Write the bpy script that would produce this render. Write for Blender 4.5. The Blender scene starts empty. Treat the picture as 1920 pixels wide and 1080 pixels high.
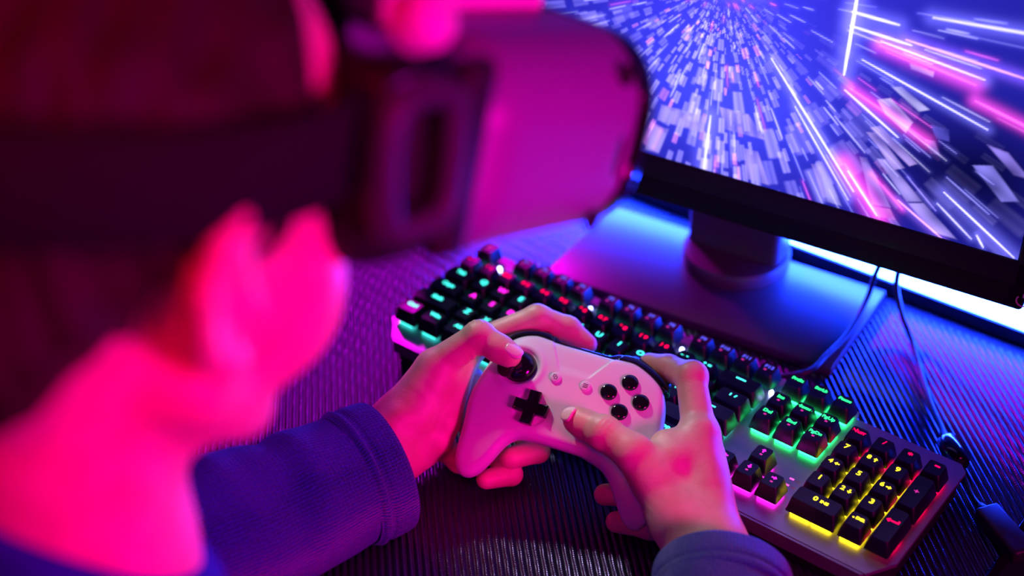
import bpy, bmesh, math, random
import numpy as np
from mathutils import Matrix, Vector
random.seed(7)
MM = 0.001

# ------------------------------------------------------------------ camera
CAM = (633.233, -621.034, 690.747)
CR = np.array([[0.7824535841, 0.6223791899, -0.0202616062],
               [0.3512709835, -0.4680161480, -0.8109066416],
               [-0.5141741776, 0.6273794937, -0.5848246626]])
scene = bpy.context.scene
cd = bpy.data.cameras.new('camera')
cam = bpy.data.objects.new('camera', cd)
scene.collection.objects.link(cam)
m = Matrix.Identity(4)
for i in range(3):
    m[i][0] = CR[0][i]; m[i][1] = -CR[1][i]; m[i][2] = -CR[2][i]
    m[i][3] = CAM[i] * MM
cam.matrix_world = m
cd.sensor_width = 36.0
cd.lens = 2592.24 / 1920 * 36
cd.clip_start = 0.02
cd.dof.use_dof = True
cd.dof.focus_distance = 0.945
cd.dof.aperture_fstop = 2.5
scene.camera = cam

# ------------------------------------------------------------------ view, world, lamps
scene.view_settings.view_transform = 'Standard'
scene.view_settings.look = 'None'
scene.view_settings.gamma = 1
scene.view_settings.use_curve_mapping = False
scene.view_settings.exposure = 0.0
world = bpy.data.worlds.new('world'); scene.world = world
world.use_nodes = True
world.node_tree.nodes['Background'].inputs[0].default_value = (0.10, 0.01, 0.16, 1)
world.node_tree.nodes['Background'].inputs[1].default_value = 0.02

def area(name, loc, target, size, color, power, size_y=None, spread=180):
    l = bpy.data.lights.new(name, 'AREA'); l.color = color; l.energy = power
    l.size = size; l.spread = math.radians(spread)
    if size_y: l.shape = 'RECTANGLE'; l.size_y = size_y
    o = bpy.data.objects.new(name, l); scene.collection.objects.link(o)
    o.location = loc
    d = Vector(target) - Vector(loc)
    o.rotation_euler = d.to_track_quat('-Z', 'Y').to_euler()
    return o
area('magenta_lamp', (1.18, -0.24, 0.43), (0.22, -0.30, 0.24), 0.26, (1.0, 0.0, 0.46), 2.5, spread=70)
sl = bpy.data.lights.new('white_spot', 'SPOT'); sl.color = (1.0, 0.90, 0.96); sl.energy = 30; sl.spot_size = math.radians(15.6); sl.spot_blend = .5; sl.shadow_soft_size = .05
so = bpy.data.objects.new('white_spot', sl); scene.collection.objects.link(so); so.location = (-0.62, 0.27, 0.88)
so.rotation_euler = (Vector((0.215, 0.03, 0.09)) - Vector(so.location)).to_track_quat('-Z', 'Y').to_euler()
area('violet_wall_lamp', (-0.95, 0.84, 0.80), (0.0, 0.0, 0.0), 0.14, (0.66, 0.0, 0.62), 6.0, spread=90)
area('red_lamp', (0.75, -0.95, 1.35), (0.22, -0.38, 0.50), 0.2, (1.0, 0.0, 0.09), 0.35, spread=22)

# ------------------------------------------------------------------ helpers
COL = scene.collection
def link(o, parent=None):
    COL.objects.link(o)
    if parent is not None: o.parent = parent
    return o
def tag(o, label, cat, group=None, kind=None):
    o['label'] = label; o['category'] = cat
    if group: o['group'] = group
    if kind: o['kind'] = kind
    return o
def struct(o, label, cat=None):
    o['kind'] = 'structure'; o['label'] = label
    if cat: o['category'] = cat
    return o
def empty(name, loc=(0, 0, 0), rot=None):
    o = bpy.data.objects.new(name, None); o.empty_display_size = 0.02
    COL.objects.link(o)
    if rot is not None:
        mm = Matrix(rot.tolist()).to_4x4(); mm.translation = Vector(loc); o.matrix_world = mm
    else: o.location = loc
    return o
def mesh_obj(name, V, F, mat, parent=None, smooth=True, scale=MM):
    me = bpy.data.meshes.new(name)
    V = np.asarray(V, dtype=float) * scale
    me.from_pydata(V.tolist(), [], F if isinstance(F, list) else F.tolist())
    if smooth: me.polygons.foreach_set('use_smooth', [True] * len(me.polygons))
    me.materials.append(mat); me.update()
    return link(bpy.data.objects.new(name, me), parent)
def inst(name, me, parent=None, loc=(0, 0, 0)):
    o = bpy.data.objects.new(name, me); o.location = loc
    return link(o, parent)

def fix_normals(me):
    bm = bmesh.new(); bm.from_mesh(me); bmesh.ops.recalc_face_normals(bm, faces=bm.faces); bm.to_mesh(me); bm.free()
class MB:
    """collects primitive shapes (millimetres) into one mesh"""
    def __init__(s): s.V = []; s.F = []
    def add(s, V, F):
        b = len(s.V); s.V += [tuple(v) for v in V]; s.F += [tuple(i + b for i in f) for f in F]; return s
    def box(s, lo, hi, rot=None, org=(0, 0, 0), bev=0):
        bm = bmesh.new(); bmesh.ops.create_cube(bm, size=1)
        lo = Vector(lo); hi = Vector(hi); c = (lo + hi) / 2; d = hi - lo
        for v in bm.verts: v.co = Vector((v.co.x * d.x, v.co.y * d.y, v.co.z * d.z)) + c
        if bev: bmesh.ops.bevel(bm, geom=list(bm.edges), offset=bev, segments=3, profile=.5, affect='EDGES')
        bm.verts.ensure_lookup_table()
        R = Matrix.Identity(3) if rot is None else rot
        s.add([R @ v.co + Vector(org) for v in bm.verts], [[v.index for v in f.verts] for f in bm.faces]); bm.free(); return s
    def lathe(s, prof, n=32, mat=None):
        """profile of (r, z) turned about z, closed at the ends where r=0"""
        V = []; F = []
        for r, z in prof:
            for k in range(n):
                a = 2 * math.pi * k / n; V.append((r * math.cos(a), r * math.sin(a), z))
        for i in range(len(prof) - 1):
            for k in range(n):
                a = i * n + k; b = i * n + (k + 1) % n
                F.append((a, b, b + n, a + n))
        F.append(tuple(range(n - 1, -1, -1))); F.append(tuple(range((len(prof) - 1) * n, len(prof) * n)))
        if mat is not None: V = [mat @ Vector(v) for v in V]
        return s.add(V, F)
    def tube(s, pts, r, n=10, cap=True):
        P = [Vector(p) for p in pts]; V = []; F = []
        rr = r if isinstance(r, (list, tuple)) else [r] * len(P)
        nrm = None
        for i, p in enumerate(P):
            t = (P[min(i + 1, len(P) - 1)] - P[max(i - 1, 0)]).normalized()
            if nrm is None: nrm = t.orthogonal().normalized()
            nrm = (nrm - t * nrm.dot(t)).normalized(); b = t.cross(nrm)
            for k in range(n):
                a = 2 * math.pi * k / n; V.append(p + (nrm * math.cos(a) + b * math.sin(a)) * rr[i])
        for i in range(len(P) - 1):
            for k in range(n):
                a = i * n + k; b2 = i * n + (k + 1) % n; F.append((a, b2, b2 + n, a + n))
        if cap: F.append(tuple(range(n - 1, -1, -1))); F.append(tuple(range((len(P) - 1) * n, len(P) * n)))
        return s.add(V, F)
    def prism(s, poly, z0, z1, mat=None):
        n = len(poly)
        V = [(x, y, z0) for x, y in poly] + [(x, y, z1) for x, y in poly]
        F = [tuple(range(n - 1, -1, -1)), tuple(range(n, 2 * n))] + [(i, (i + 1) % n, n + (i + 1) % n, n + i) for i in range(n)]
        if mat is not None: V = [mat @ Vector(v) for v in V]
        return s.add(V, F)
    def mesh(s, name, mat, smooth=False):
        me = bpy.data.meshes.new(name)
        me.from_pydata([tuple(c * MM for c in v) for v in s.V], [], s.F)
        me.update(); fix_normals(me)
        if smooth: me.polygons.foreach_set('use_smooth', [True] * len(me.polygons))
        me.materials.append(mat); return me
    def build(s, name, mat, parent=None, smooth=False, autosmooth=None):
        me = s.mesh(name, mat, smooth)
        if autosmooth is not None:
            me.polygons.foreach_set('use_smooth', [True] * len(me.polygons)); me.set_sharp_from_angle(angle=math.radians(autosmooth))
        return link(bpy.data.objects.new(name, me), parent)
def spline(pts, sub=6, closed=False):
    P = [np.array(p, float) for p in pts]; n = len(P); out = []
    rng = range(n) if closed else range(n - 1)
    for i in rng:
        g = (lambda k: P[k % n]) if closed else (lambda k: P[min(max(k, 0), n - 1)])
        a, b, c, d = g(i - 1), g(i), g(i + 1), g(i + 2)
        for j in range(sub):
            t = j / sub
            out.append(.5 * ((2 * b) + (c - a) * t + (2 * a - 5 * b + 4 * c - d) * t * t + (3 * b - a - 3 * c + d) * t ** 3))
    if not closed: out.append(P[-1])
    return [tuple(p) for p in out]

# ---- implicit surfaces: a distance volume (mm) turned into a mesh by surface nets
def smin(a, b, k):
    h = np.maximum(k - np.abs(a - b), 0) / k
    return np.minimum(a, b) - h * h * k * .25
class Vol:
    def __init__(s, lo, hi, h):
        s.lo = np.array(lo, float); s.h = h
        s.n = np.ceil((np.array(hi) - s.lo) / h).astype(int) + 1
        s.F = np.full(tuple(s.n), 1e3, np.float32)
        s.ax = [(s.lo[i] + h * np.arange(s.n[i])).astype(np.float32) for i in range(3)]
    def sub(s, lo, hi):
        sl = []
        for i in range(3):
            a = int(max(0, math.floor((lo[i] - s.lo[i]) / s.h))); b = int(min(s.n[i], math.ceil((hi[i] - s.lo[i]) / s.h) + 1))
            sl.append(slice(a, max(b, a)))
        sl = tuple(sl)
        return sl, s.ax[0][sl[0]][:, None, None], s.ax[1][sl[1]][None, :, None], s.ax[2][sl[2]][None, None, :]
    def put(s, sl, d, k, op='u'):
        f = s.F[sl]
        if f.size == 0: return
        if op == 'u': s.F[sl] = smin(f, d, k) if k > 0 else np.minimum(f, d)
        else: s.F[sl] = -smin(-f, d, k) if k > 0 else np.maximum(f, -d)
    def cone(s, a, b, ra, rb, k=6, op='u'):
        a = np.array(a, float); b = np.array(b, float); mg = k + 4 * s.h; R = max(ra, rb) + mg
        sl, x, y, z = s.sub(np.minimum(a, b) - R, np.maximum(a, b) + R)
        ba = b - a; L = max(ba @ ba, 1e-6)
        t = np.clip(((x - a[0]) * ba[0] + (y - a[1]) * ba[1] + (z - a[2]) * ba[2]) / L, 0, 1)
        d = np.sqrt((x - a[0] - t * ba[0]) ** 2 + (y - a[1] - t * ba[1]) ** 2 + (z - a[2] - t * ba[2]) ** 2) - (ra + t * (rb - ra))
        s.put(sl, d, k, op)
    def chain(s, pts, rad, k=5):
        for i in range(len(pts) - 1): s.cone(pts[i], pts[i + 1], rad[i], rad[i + 1], k)
    def ell(s, c, r, k=6, op='u', rot=None):
        c = np.array(c, float); r = np.array(r, float); R = r.max() + k + 4 * s.h
        sl, x, y, z = s.sub(c - R, c + R)
        X = x - c[0]; Y = y - c[1]; Z = z - c[2]
        if rot is not None:
            X, Y, Z = [rot[0, i] * X + rot[1, i] * Y + rot[2, i] * Z for i in range(3)]
        q = np.sqrt((X / r[0]) ** 2 + (Y / r[1]) ** 2 + (Z / r[2]) ** 2)
        q2 = np.sqrt((X / r[0] ** 2) ** 2 + (Y / r[1] ** 2) ** 2 + (Z / r[2] ** 2) ** 2) + 1e-9
        s.put(sl, q * (q - 1) / q2, k, op)
    def bump(s, c, rad, fn):
        c = np.array(c, float)
        sl, x, y, z = s.sub(c - rad * 1.6, c + rad * 1.6)
        w = np.exp(-((x - c[0]) ** 2 + (y - c[1]) ** 2 + (z - c[2]) ** 2) / (rad * rad * .35))
        s.F[sl] += (w * fn(x - c[0], y - c[1], z - c[2])).astype(np.float32)
    def nets(s):
        F = s.F; S = F < 0
        cnt = np.zeros(tuple(s.n - 1), np.int8)
        for i in (0, 1):
            for j in (0, 1):
                for k in (0, 1): cnt += S[i:s.n[0] - 1 + i, j:s.n[1] - 1 + j, k:s.n[2] - 1 + k]
        I, J, K = np.nonzero((cnt > 0) & (cnt < 8))
        ids = np.full(cnt.shape, -1, np.int32); ids[I, J, K] = np.arange(len(I))
        pos = np.zeros((len(I), 3)); num = np.zeros(len(I))
        cs = [(i, j, k) for i in (0, 1) for j in (0, 1) for k in (0, 1)]
        for a in cs:
            for b in cs:
                if sum(abs(p - q) for p, q in zip(a, b)) != 1 or a > b: continue
                fa = F[I + a[0], J + a[1], K + a[2]]; fb = F[I + b[0], J + b[1], K + b[2]]
                msk = (fa < 0) != (fb < 0)
                t = np.where(msk, fa / np.where(msk, fa - fb, 1), 0)
                for d in range(3): pos[:, d] += np.where(msk, a[d] + t * (b[d] - a[d]), 0)
                num += msk
        pos = (pos / num[:, None] + np.c_[I, J, K]) * s.h + s.lo
        Q = []
        for ax in range(3):
            o1, o2 = [d for d in range(3) if d != ax]
            lo_ = [slice(None)] * 3; hi_ = [slice(None)] * 3
            lo_[ax] = slice(0, -1); hi_[ax] = slice(1, None)
            A = S[tuple(lo_)]; B = S[tuple(hi_)]
            P = np.array(np.nonzero(A != B)).T
            ok = (P[:, o1] > 0) & (P[:, o2] > 0) & (P[:, o1] < s.n[o1] - 1) & (P[:, o2] < s.n[o2] - 1)
            P = P[ok]; inside = A[P[:, 0], P[:, 1], P[:, 2]]
            def g(d1, d2):
                q = P.copy(); q[:, o1] -= d1; q[:, o2] -= d2
                return ids[q[:, 0], q[:, 1], q[:, 2]]
            quad = np.c_[g(1, 1), g(0, 1), g(0, 0), g(1, 0)]
            flip = inside if ax != 1 else ~inside
            quad[~flip] = quad[~flip][:, ::-1]
            Q.append(quad)
        Q = np.concatenate(Q); Q = Q[(Q >= 0).all(1)]
        return pos, Q

# ------------------------------------------------------------------ materials
def mat(name, col, rough=.5, metal=0, spec=.5, emit=None, estr=0, sss=0, coat=0):
    M = bpy.data.materials.new(name); M.use_nodes = True
    b = M.node_tree.nodes['Principled BSDF']
    b.inputs['Base Color'].default_value = (*col, 1); b.inputs['Roughness'].default_value = rough
    b.inputs['Metallic'].default_value = metal; b.inputs['Specular IOR Level'].default_value = spec
    if emit: b.inputs['Emission Color'].default_value = (*emit, 1); b.inputs['Emission Strength'].default_value = estr
    if sss:
        b.inputs['Subsurface Weight'].default_value = sss; b.inputs['Subsurface Radius'].default_value = (.9, .35, .25)
        b.inputs['Subsurface Scale'].default_value = .004
    if coat: b.inputs['Coat Weight'].default_value = coat
    return M
def nd(M, t, **kw):
    n = M.node_tree.nodes.new(t)
    for k, v in kw.items():
        if k.startswith('i_'): n.inputs[k[2:].replace('_', ' ')].default_value = v
        else: setattr(n, k, v)
    return n
def lk(M, a, b): M.node_tree.links.new(a, b)
def add_bump(M, scale, strength, dist=.0004, detail=4, coord='Object', voronoi=False):
    b = M.node_tree.nodes['Principled BSDF']
    tc = nd(M, 'ShaderNodeTexCoord')
    t = nd(M, 'ShaderNodeTexVoronoi') if voronoi else nd(M, 'ShaderNodeTexNoise')
    t.inputs['Scale'].default_value = scale
    if not voronoi: t.inputs['Detail'].default_value = detail
    lk(M, tc.outputs[coord], t.inputs['Vector'])
    bp = nd(M, 'ShaderNodeBump'); bp.inputs['Strength'].default_value = strength; bp.inputs['Distance'].default_value = dist
    lk(M, t.outputs[0], bp.inputs['Height']); lk(M, bp.outputs[0], b.inputs['Normal'])
    return t, tc

M_white = mat('controller_white', (.80, .78, .80), .42); add_bump(M_white, 2600, .12, .0001)
M_black = mat('black_plastic', (.012, .011, .014), .32)
M_gloss = mat('gloss_black', (.008, .007, .012), .12, coat=.5)
M_rubber = mat('black_rubber', (.014, .013, .016), .6)
M_ink = mat('icon_ink', (.02, .015, .02), .6)
M_skin = mat('skin', (.78, .47, .36), .46, sss=.12); t_, c_ = add_bump(M_skin, 700, .6, .0003, 8)
b_ = M_skin.node_tree.nodes['Principled BSDF']
n2 = nd(M_skin, 'ShaderNodeTexNoise'); n2.inputs['Scale'].default_value = 60; n2.inputs['Detail'].default_value = 4
rp = nd(M_skin, 'ShaderNodeValToRGB'); rp.color_ramp.elements[0].position = .3; rp.color_ramp.elements[1].position = .75
rp.color_ramp.elements[0].color = (.70, .38, .28, 1); rp.color_ramp.elements[1].color = (.84, .55, .43, 1)
lk(M_skin, c_.outputs['Object'], n2.inputs['Vector']); lk(M_skin, n2.outputs[0], rp.inputs[0]); lk(M_skin, rp.outputs[0], b_.inputs['Base Color'])
M_nail = mat('nail', (.95, .74, .68), .16)
M_hair = mat('hair', (.020, .009, .008), .5, spec=.2); add_bump(M_hair, 260, .8, .002, 8)
M_headset = mat('headset_plastic', (.20, .17, .33), .42)
M_headdark = mat('headset_dark', (.010, .009, .014), .55, spec=.25)
M_fabricblk = mat('strap_fabric', (.010, .008, .016), .9, spec=.1)
M_loop = mat('strap_loop_plastic', (.035, .03, .06), .5, spec=.3)

def knit_mat():
    M = mat('knit', (.11, .12, .40), .85, spec=.25)
    b = M.node_tree.nodes['Principled BSDF']
    uv = nd(M, 'ShaderNodeUVMap'); sep = nd(M, 'ShaderNodeSeparateXYZ'); lk(M, uv.outputs[0], sep.inputs[0])
    def mth(op, a, c=None):
        n = nd(M, 'ShaderNodeMath', operation=op)
        for i, v in enumerate((a, c)):
            if v is None: continue
            if isinstance(v, (int, float)): n.inputs[i].default_value = v
            else: lk(M, v, n.inputs[i])
        return n.outputs[0]
    # u runs along the sleeve, v around it, both in stitches
    nz = nd(M, 'ShaderNodeTexNoise'); nz.inputs['Scale'].default_value = .35; nz.inputs['Detail'].default_value = 3; lk(M, uv.outputs[0], nz.inputs['Vector'])
    nf = nd(M, 'ShaderNodeTexNoise'); nf.inputs['Scale'].default_value = 2.2; nf.inputs['Detail'].default_value = 4; lk(M, uv.outputs[0], nf.inputs['Vector'])
    v = mth('ADD', sep.outputs[1], mth('MULTIPLY', nz.outputs[0], .9))
    tri = mth('ABSOLUTE', mth('SUBTRACT', mth('FRACT', v), .5))
    u = mth('ADD', sep.outputs[0], mth('MULTIPLY', tri, 1.3))
    row = mth('SINE', mth('MULTIPLY', u, 6.283))
    colr = mth('SINE', mth('MULTIPLY', v, 6.283))
    h = mth('ADD', mth('MULTIPLY', row, .45), mth('ADD', colr, mth('MULTIPLY', nf.outputs[0], 1.6)))
    bp = nd(M, 'ShaderNodeBump'); bp.inputs['Strength'].default_value = 1.0; bp.inputs['Distance'].default_value = .0007
    lk(M, h, bp.inputs['Height']); lk(M, bp.outputs[0], b.inputs['Normal'])
    rp = nd(M, 'ShaderNodeValToRGB'); rp.color_ramp.elements[0].position = .36; rp.color_ramp.elements[1].position = .64
    rp.color_ramp.elements[0].color = (.007, .020, .18, 1); rp.color_ramp.elements[1].color = (.022, .065, .55, 1)
    lk(M, nf.outputs[0], rp.inputs[0]); lk(M, rp.outputs[0], b.inputs['Base Color'])
    b.inputs['Sheen Weight'].default_value = .3
    return M
M_knit = knit_mat()
M_sweat = mat('sweater_body', (.014, .035, .30), .9, spec=.2); add_bump(M_sweat, 700, .6, .0008)

# ------------------------------------------------------------------ the room
def quadplane(name, pts, material, label):
    o = mesh_obj(name, pts, [(0, 1, 2, 3)], material, smooth=False); return struct(o, label)
M_wall = mat('wall_paint', (.42, .40, .44), .9); add_bump(M_wall, 40, .15, .002)
M_floor = mat('floor_dark', (.035, .032, .038), .6); add_bump(M_floor, 30, .2, .002)
FZ = -740
quadplane('floor', [(-1700, -2200, FZ), (1900, -2200, FZ), (1900, 900, FZ), (-1700, 900, FZ)], M_floor, 'dark floor below the desk')
quadplane('wall_back', [(-1700, 900, FZ), (1900, 900, FZ), (1900, 900, 1900), (-1700, 900, 1900)], M_wall, 'grey wall behind the monitor')
quadplane('wall_left', [(-1700, -2200, FZ), (-1700, 900, FZ), (-1700, 900, 1900), (-1700, -2200, 1900)], M_wall, 'grey wall left of the desk')

# ------------------------------------------------------------------ the desk with its 45 degree carbon-weave ribs
DX0, DX1, DY0, DY1 = -900, 476, -300, 560
M_desk = mat('desk_black', (.020, .019, .024), .5)
M_carbon = mat('carbon_weave', (.060, .055, .13), .21, metal=.7, spec=.6)
def carbon_nodes():
    M = M_carbon; b = M.node_tree.nodes['Principled BSDF']
    tc = nd(M, 'ShaderNodeTexCoord'); mp = nd(M, 'ShaderNodeMapping'); mp.inputs['Rotation'].default_value = (0, 0, math.radians(45))
    lk(M, tc.outputs['Object'], mp.inputs['Vector'])
    w = nd(M, 'ShaderNodeTexWave', wave_type='BANDS', bands_direction='X'); w.inputs['Scale'].default_value = 155; w.inputs['Distortion'].default_value = 0
    lk(M, mp.outputs[0], w.inputs['Vector'])
    w2 = nd(M, 'ShaderNodeTexWave', wave_type='BANDS', bands_direction='X'); w2.inputs['Scale'].default_value = 240
    lk(M, tc.outputs['Object'], w2.inputs['Vector'])
    mx = nd(M, 'ShaderNodeMath', operation='ADD'); lk(M, w.outputs[1], mx.inputs[0]); lk(M, w2.outputs[1], mx.inputs[1])
    bp = nd(M, 'ShaderNodeBump'); bp.inputs['Strength'].default_value = .22; bp.inputs['Distance'].default_value = .0004
    lk(M, mx.outputs[0], bp.inputs['Height']); lk(M, bp.outputs[0], b.inputs['Normal'])
carbon_nodes()
def ribs():
    pitch = 5.0; s2 = math.sqrt(.5)
    d = (s2, -s2); nrm = (s2, s2)
    V = []; F = []
    prof = [(-.5, -.5), (-.36, .05), (-.20, .62), (-.07, .9), (.07, .9), (.20, .62), (.36, .05)]
    Y1 = 290                                           # the weave stops short of the light bar
    smin_, smax_ = (DX0 + DY0) * s2, (DX1 + Y1) * s2
    def clip(s):
        # line p = s*nrm + t*d inside the rectangle
        t0, t1 = -1e9, 1e9
        for (o, dd, lo, hi) in ((s * nrm[0], d[0], DX0, DX1), (s * nrm[1], d[1], DY0, Y1)):
            a = (lo - o) / dd; b = (hi - o) / dd
            t0 = max(t0, min(a, b)); t1 = min(t1, max(a, b))
        return t0, t1
    prev = None
    k = math.ceil(smin_ / pitch); 
    while k * pitch < smax_:
        for (o, h) in prof:
            s = (k + o) * pitch
            t0, t1 = clip(s)
            if t1 - t0 < .01: prev = None; continue
            i = len(V)
            V.append((s * nrm[0] + t0 * d[0], s * nrm[1] + t0 * d[1], h - .9)); V.append((s * nrm[0] + t1 * d[0], s * nrm[1] + t1 * d[1], h - .9))
            if prev is not None: F.append((prev, prev + 1, i + 1, i))
            prev = i
        k += 1
    return V, F
desk = empty('gaming_desk', (0, 0, FZ * MM))
tag(desk, 'black desk with a diagonally ribbed carbon-weave top under keyboard and monitor', 'desk')
OFF = -FZ
def up(V): return [(v[0], v[1], v[2] + OFF) for v in V]
MB().box((DX0, DY0, OFF - 26), (DX1, DY1, OFF - 1.2), bev=1.0).build('tabletop', M_desk, desk)
V, F = ribs()
o = mesh_obj('carbon_surface', up(V), F, M_carbon, desk, smooth=True)
o['kind'] = 'stuff'; o['label'] = 'glossy carbon-weave ribs running diagonally'
fix_normals(o.data)
MB().box((DX1 - .2, DY0, OFF - 26), (DX1 + 1.4, DY1, OFF + .2), bev=.5).build('edge_trim', M_gloss, desk)
for x in (DX0 + 80, DX1 - 60):
    MB().box((x - 25, DY0 + 60, 0), (x + 25, DY1 - 60, 40), bev=3).box((x - 20, 90, 40), (x + 20, 170, OFF - 26)).build('leg', M_desk, desk)

# ------------------------------------------------------------------ monitor
YAW = math.radians(6)
mon = empty('monitor', (.150, .160, 0)); mon.rotation_euler[2] = YAW
tag(mon, 'black flat monitor on a round-footed stand showing blue and pink light streaks', 'monitor')
M_bezel = mat('monitor_bezel', (.010, .011, .026), .45, spec=.3); add_bump(M_bezel, 1500, .15, .0001)
M_lower = mat('monitor_chin', (.005, .005, .012), .5, spec=.25)
M_stand = mat('stand_plastic', (.085, .075, .09), .40)
M_plate = mat('stand_plate', (.06, .058, .07), .30)
SB = 152
def monitor_parts():
    # the screen raster: a hyperspeed flight over city blocks, vanishing at (36, 150)
    st = .8
    U = np.arange(-265.5, 265.6, st); Vv = np.arange(0, 298.6, st)
    X, Y = np.meshgrid(U, Vv)
    dx = X - 36; dy = Y - 150; r = np.hypot(dx, dy) + 1e-3; an = np.arctan2(dy, dx)
    rs = np.random.RandomState(5)
    def hsh(i, j, k=0.):
        q = np.sin(i * 127.1 + j * 311.7 + k * 74.7) * 43758.5453; return q - np.floor(q)
    img = np.zeros(X.shape + (3,))
    glow = np.exp(-r / 95)
    img += np.array([.012, .012, .24]) + glow[..., None] * np.array([.05, .05, .85])
    img += np.exp(-((dx - 10) ** 2 / 5200 + (dy + 85) ** 2 / 2600))[..., None] * np.array([.03, .05, .45])
    lr = np.log(r)
    floor_w = np.clip(1.25 - np.abs(an + 1.75) / 1.25, 0, 1)             # fan that opens downwards
    for nA, nR, thr, gain, sd in ((17, 3.6, .48, 1.0, 1.), (34, 6.0, .50, 1.1, 2.), (60, 8.0, .55, 1.0, 3.)):
        a = an / (2 * math.pi) * nA * 2; i = np.floor(a)
        l = lr * nR + hsh(i, 0, sd) * 3.7; j = np.floor(l)
        h1 = hsh(i, j, sd); h2 = hsh(i, j, sd + 9); h3 = hsh(i, j, sd + 21)
        fa = a - i; fl = l - j
        sx = .14 + .2 * h2; sl = .06 + .3 * h3
        msk = np.clip((fa - sx) / .10, 0, 1) * np.clip((1 - sx * .6 - fa) / .10, 0, 1) * np.clip((fl - .04) / .06, 0, 1) * np.clip((1 - sl - fl) / .06, 0, 1)
        dens = floor_w * np.clip((r - 10) / 25, 0, 1)
        on = (h1 > thr + .25 * (1 - dens)) * (dens > .02)
        bri = .35 + .65 * h2
        stripe = .8 + .2 * np.sin(fa * 19)
        pk = (h3 > .88)
        c = np.where(pk[..., None], np.array([.95, .35, .85]), np.array([.44, .42, 1.0]))
        img += (msk * on * bri * gain * stripe * dens)[..., None] * c
    def streak(a, b, w, col, g=1.0, gw=5, gg=.25):
        a = np.array(a, float); b = np.array(b, float); ba = b - a
        lo = np.minimum(a, b) - gw * 4; hi = np.maximum(a, b) + gw * 4
        i0, i1 = np.searchsorted(U, (lo[0], hi[0])); j0, j1 = np.searchsorted(Vv, (lo[1], hi[1]))
        if i1 <= i0 or j1 <= j0: return
        x = X[j0:j1, i0:i1]; y = Y[j0:j1, i0:i1]
        t = np.clip(((x - a[0]) * ba[0] + (y - a[1]) * ba[1]) / (ba @ ba), 0, 1)
        d = np.hypot(x - a[0] - t * ba[0], y - a[1] - t * ba[1])
        ww = w * .62 * (.25 + .75 * np.sin(np.clip(t, .03, .97) * math.pi) ** .5)
        core = np.clip((ww + .5 - d) / .8, 0, 1)
        img[j0:j1, i0:i1] += core[..., None] * (np.array(col) * g * .8 + .06) + (np.exp(-(d / gw) ** 2) * gg)[..., None] * np.array(col) * (np.array([.30, .30, 1.0]) if col[1] > .3 else 1)
    def blk(p, col, g=1.0):
        p = np.array(p, float); lo = p.min(0); hi = p.max(0)
        i0, i1 = np.searchsorted(U, (lo[0], hi[0])); j0, j1 = np.searchsorted(Vv, (lo[1], hi[1]))
        x = X[j0:j1, i0:i1]; y = Y[j0:j1, i0:i1]; ins = np.ones(x.shape) * 1e3
        ar = 0
        for k in range(len(p)): ar += p[k][0] * p[(k + 1) % len(p)][1] - p[k][1] * p[(k + 1) % len(p)][0]
        for k in range(len(p)):
            q0, q1 = p[k], p[(k + 1) % len(p)]; e = (q1 - q0) / np.linalg.norm(q1 - q0)
            ins = np.minimum(ins, np.sign(ar) * (e[0] * (y - q0[1]) - e[1] * (x - q0[0])))
        along = ((x - 36) ** 2 + (y - 150) ** 2) ** .5
        tex = (.62 + .2 * np.sin(np.arctan2(y - 150, x - 36) * 90 + p[0][0]) + .18 * np.sin(along * .22 + p[0][1]))[..., None]
        k = np.clip(ins / 1.2, 0, 1)[..., None] * .9 * tex
        img[j0:j1, i0:i1] = img[j0:j1, i0:i1] * (1 - k) + k * np.array(col) * g
    W = (.75, .80, 1.0); PK = (1.0, .08, .62); LB = (.35, .40, 1.0); LIL = (.48, .42, .98)
    # dark zone to the right, then its blocks and streaks
    dk = np.exp(-((X - 225) ** 2 / 5200 + (Y - 55) ** 2 / 2200)); img *= (1 - .85 * dk)[..., None]
    for p, c in (([(158, 48), (166, 50), (196, 24), (184, 20)], LIL), ([(184, 20), (196, 24), (224, 2), (206, 2)], LIL),
                 ([(146, 46), (152, 47), (175, 12), (160, 10)], (.40, .30, .85)), ([(160, 10), (174, 12), (180, 3), (166, 2)], (.62, .22, .70)),
                 ([(148, 66), (156, 68), (180, 46), (172, 42)], (.55, .45, .95)), ([(150, 70), (158, 74), (188, 52), (182, 48)], (.50, .40, .90)),
                 ([(152, 92), (162, 96), (180, 82), (176, 72), (160, 82)], (.70, .62, 1.0)), ([(160, 104), (168, 106), (190, 94), (182, 90)], (.60, .62, 1.0)),
                 ([(-8, 45), (30, 45), (28, 30), (-12, 30)], LIL), ([(38, 56), (62, 56), (78, 38), (44, 38)], LIL), ([(-14, 26), (0, 26), (-8, 2), (-22, 2)], LIL),
                 ([(60, 28), (72, 28), (84, 2), (64, 2)], LIL), ([(112, 30), (120, 31), (134, 8), (124, 4)], LIL), ([(121, 22), (128, 23), (140, 2), (128, 2)], (.5, .5, 1)),
                 ([(222, 62), (236, 66), (258, 44), (246, 40)], (.30, .30, .95)), ([(228, 80), (244, 78), (262, 62), (250, 62)], (.34, .28, .9)),
                 ([(170, 124), (188, 122), (188, 117), (172, 119)], LIL), ([(190, 84), (204, 84), (206, 74), (196, 74)], (.12, .12, .65)), ([(188, 72), (196, 73), (202, 62), (194, 62)], (.42, .24, .75))):
        blk(p, c, .95)
    streak((130, 166), (128, 104), 1.7, W, 2.0, 7, .7)
    streak((32.5, 46), (30, -2), 1.2, W, 1.6, 8, .6)
    streak((75, 103), (146, 17), 1.1, W, 1.6, 5, .5); streak((96, 71), (143, 9), .9, W, 1.2, 4, .4)
    streak((134, 95), (190, 71), 1.5, PK, 1.5, 5, .8); streak((130, 93), (171, 68), 1.1, W, 1.5, 4, .4)
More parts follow.
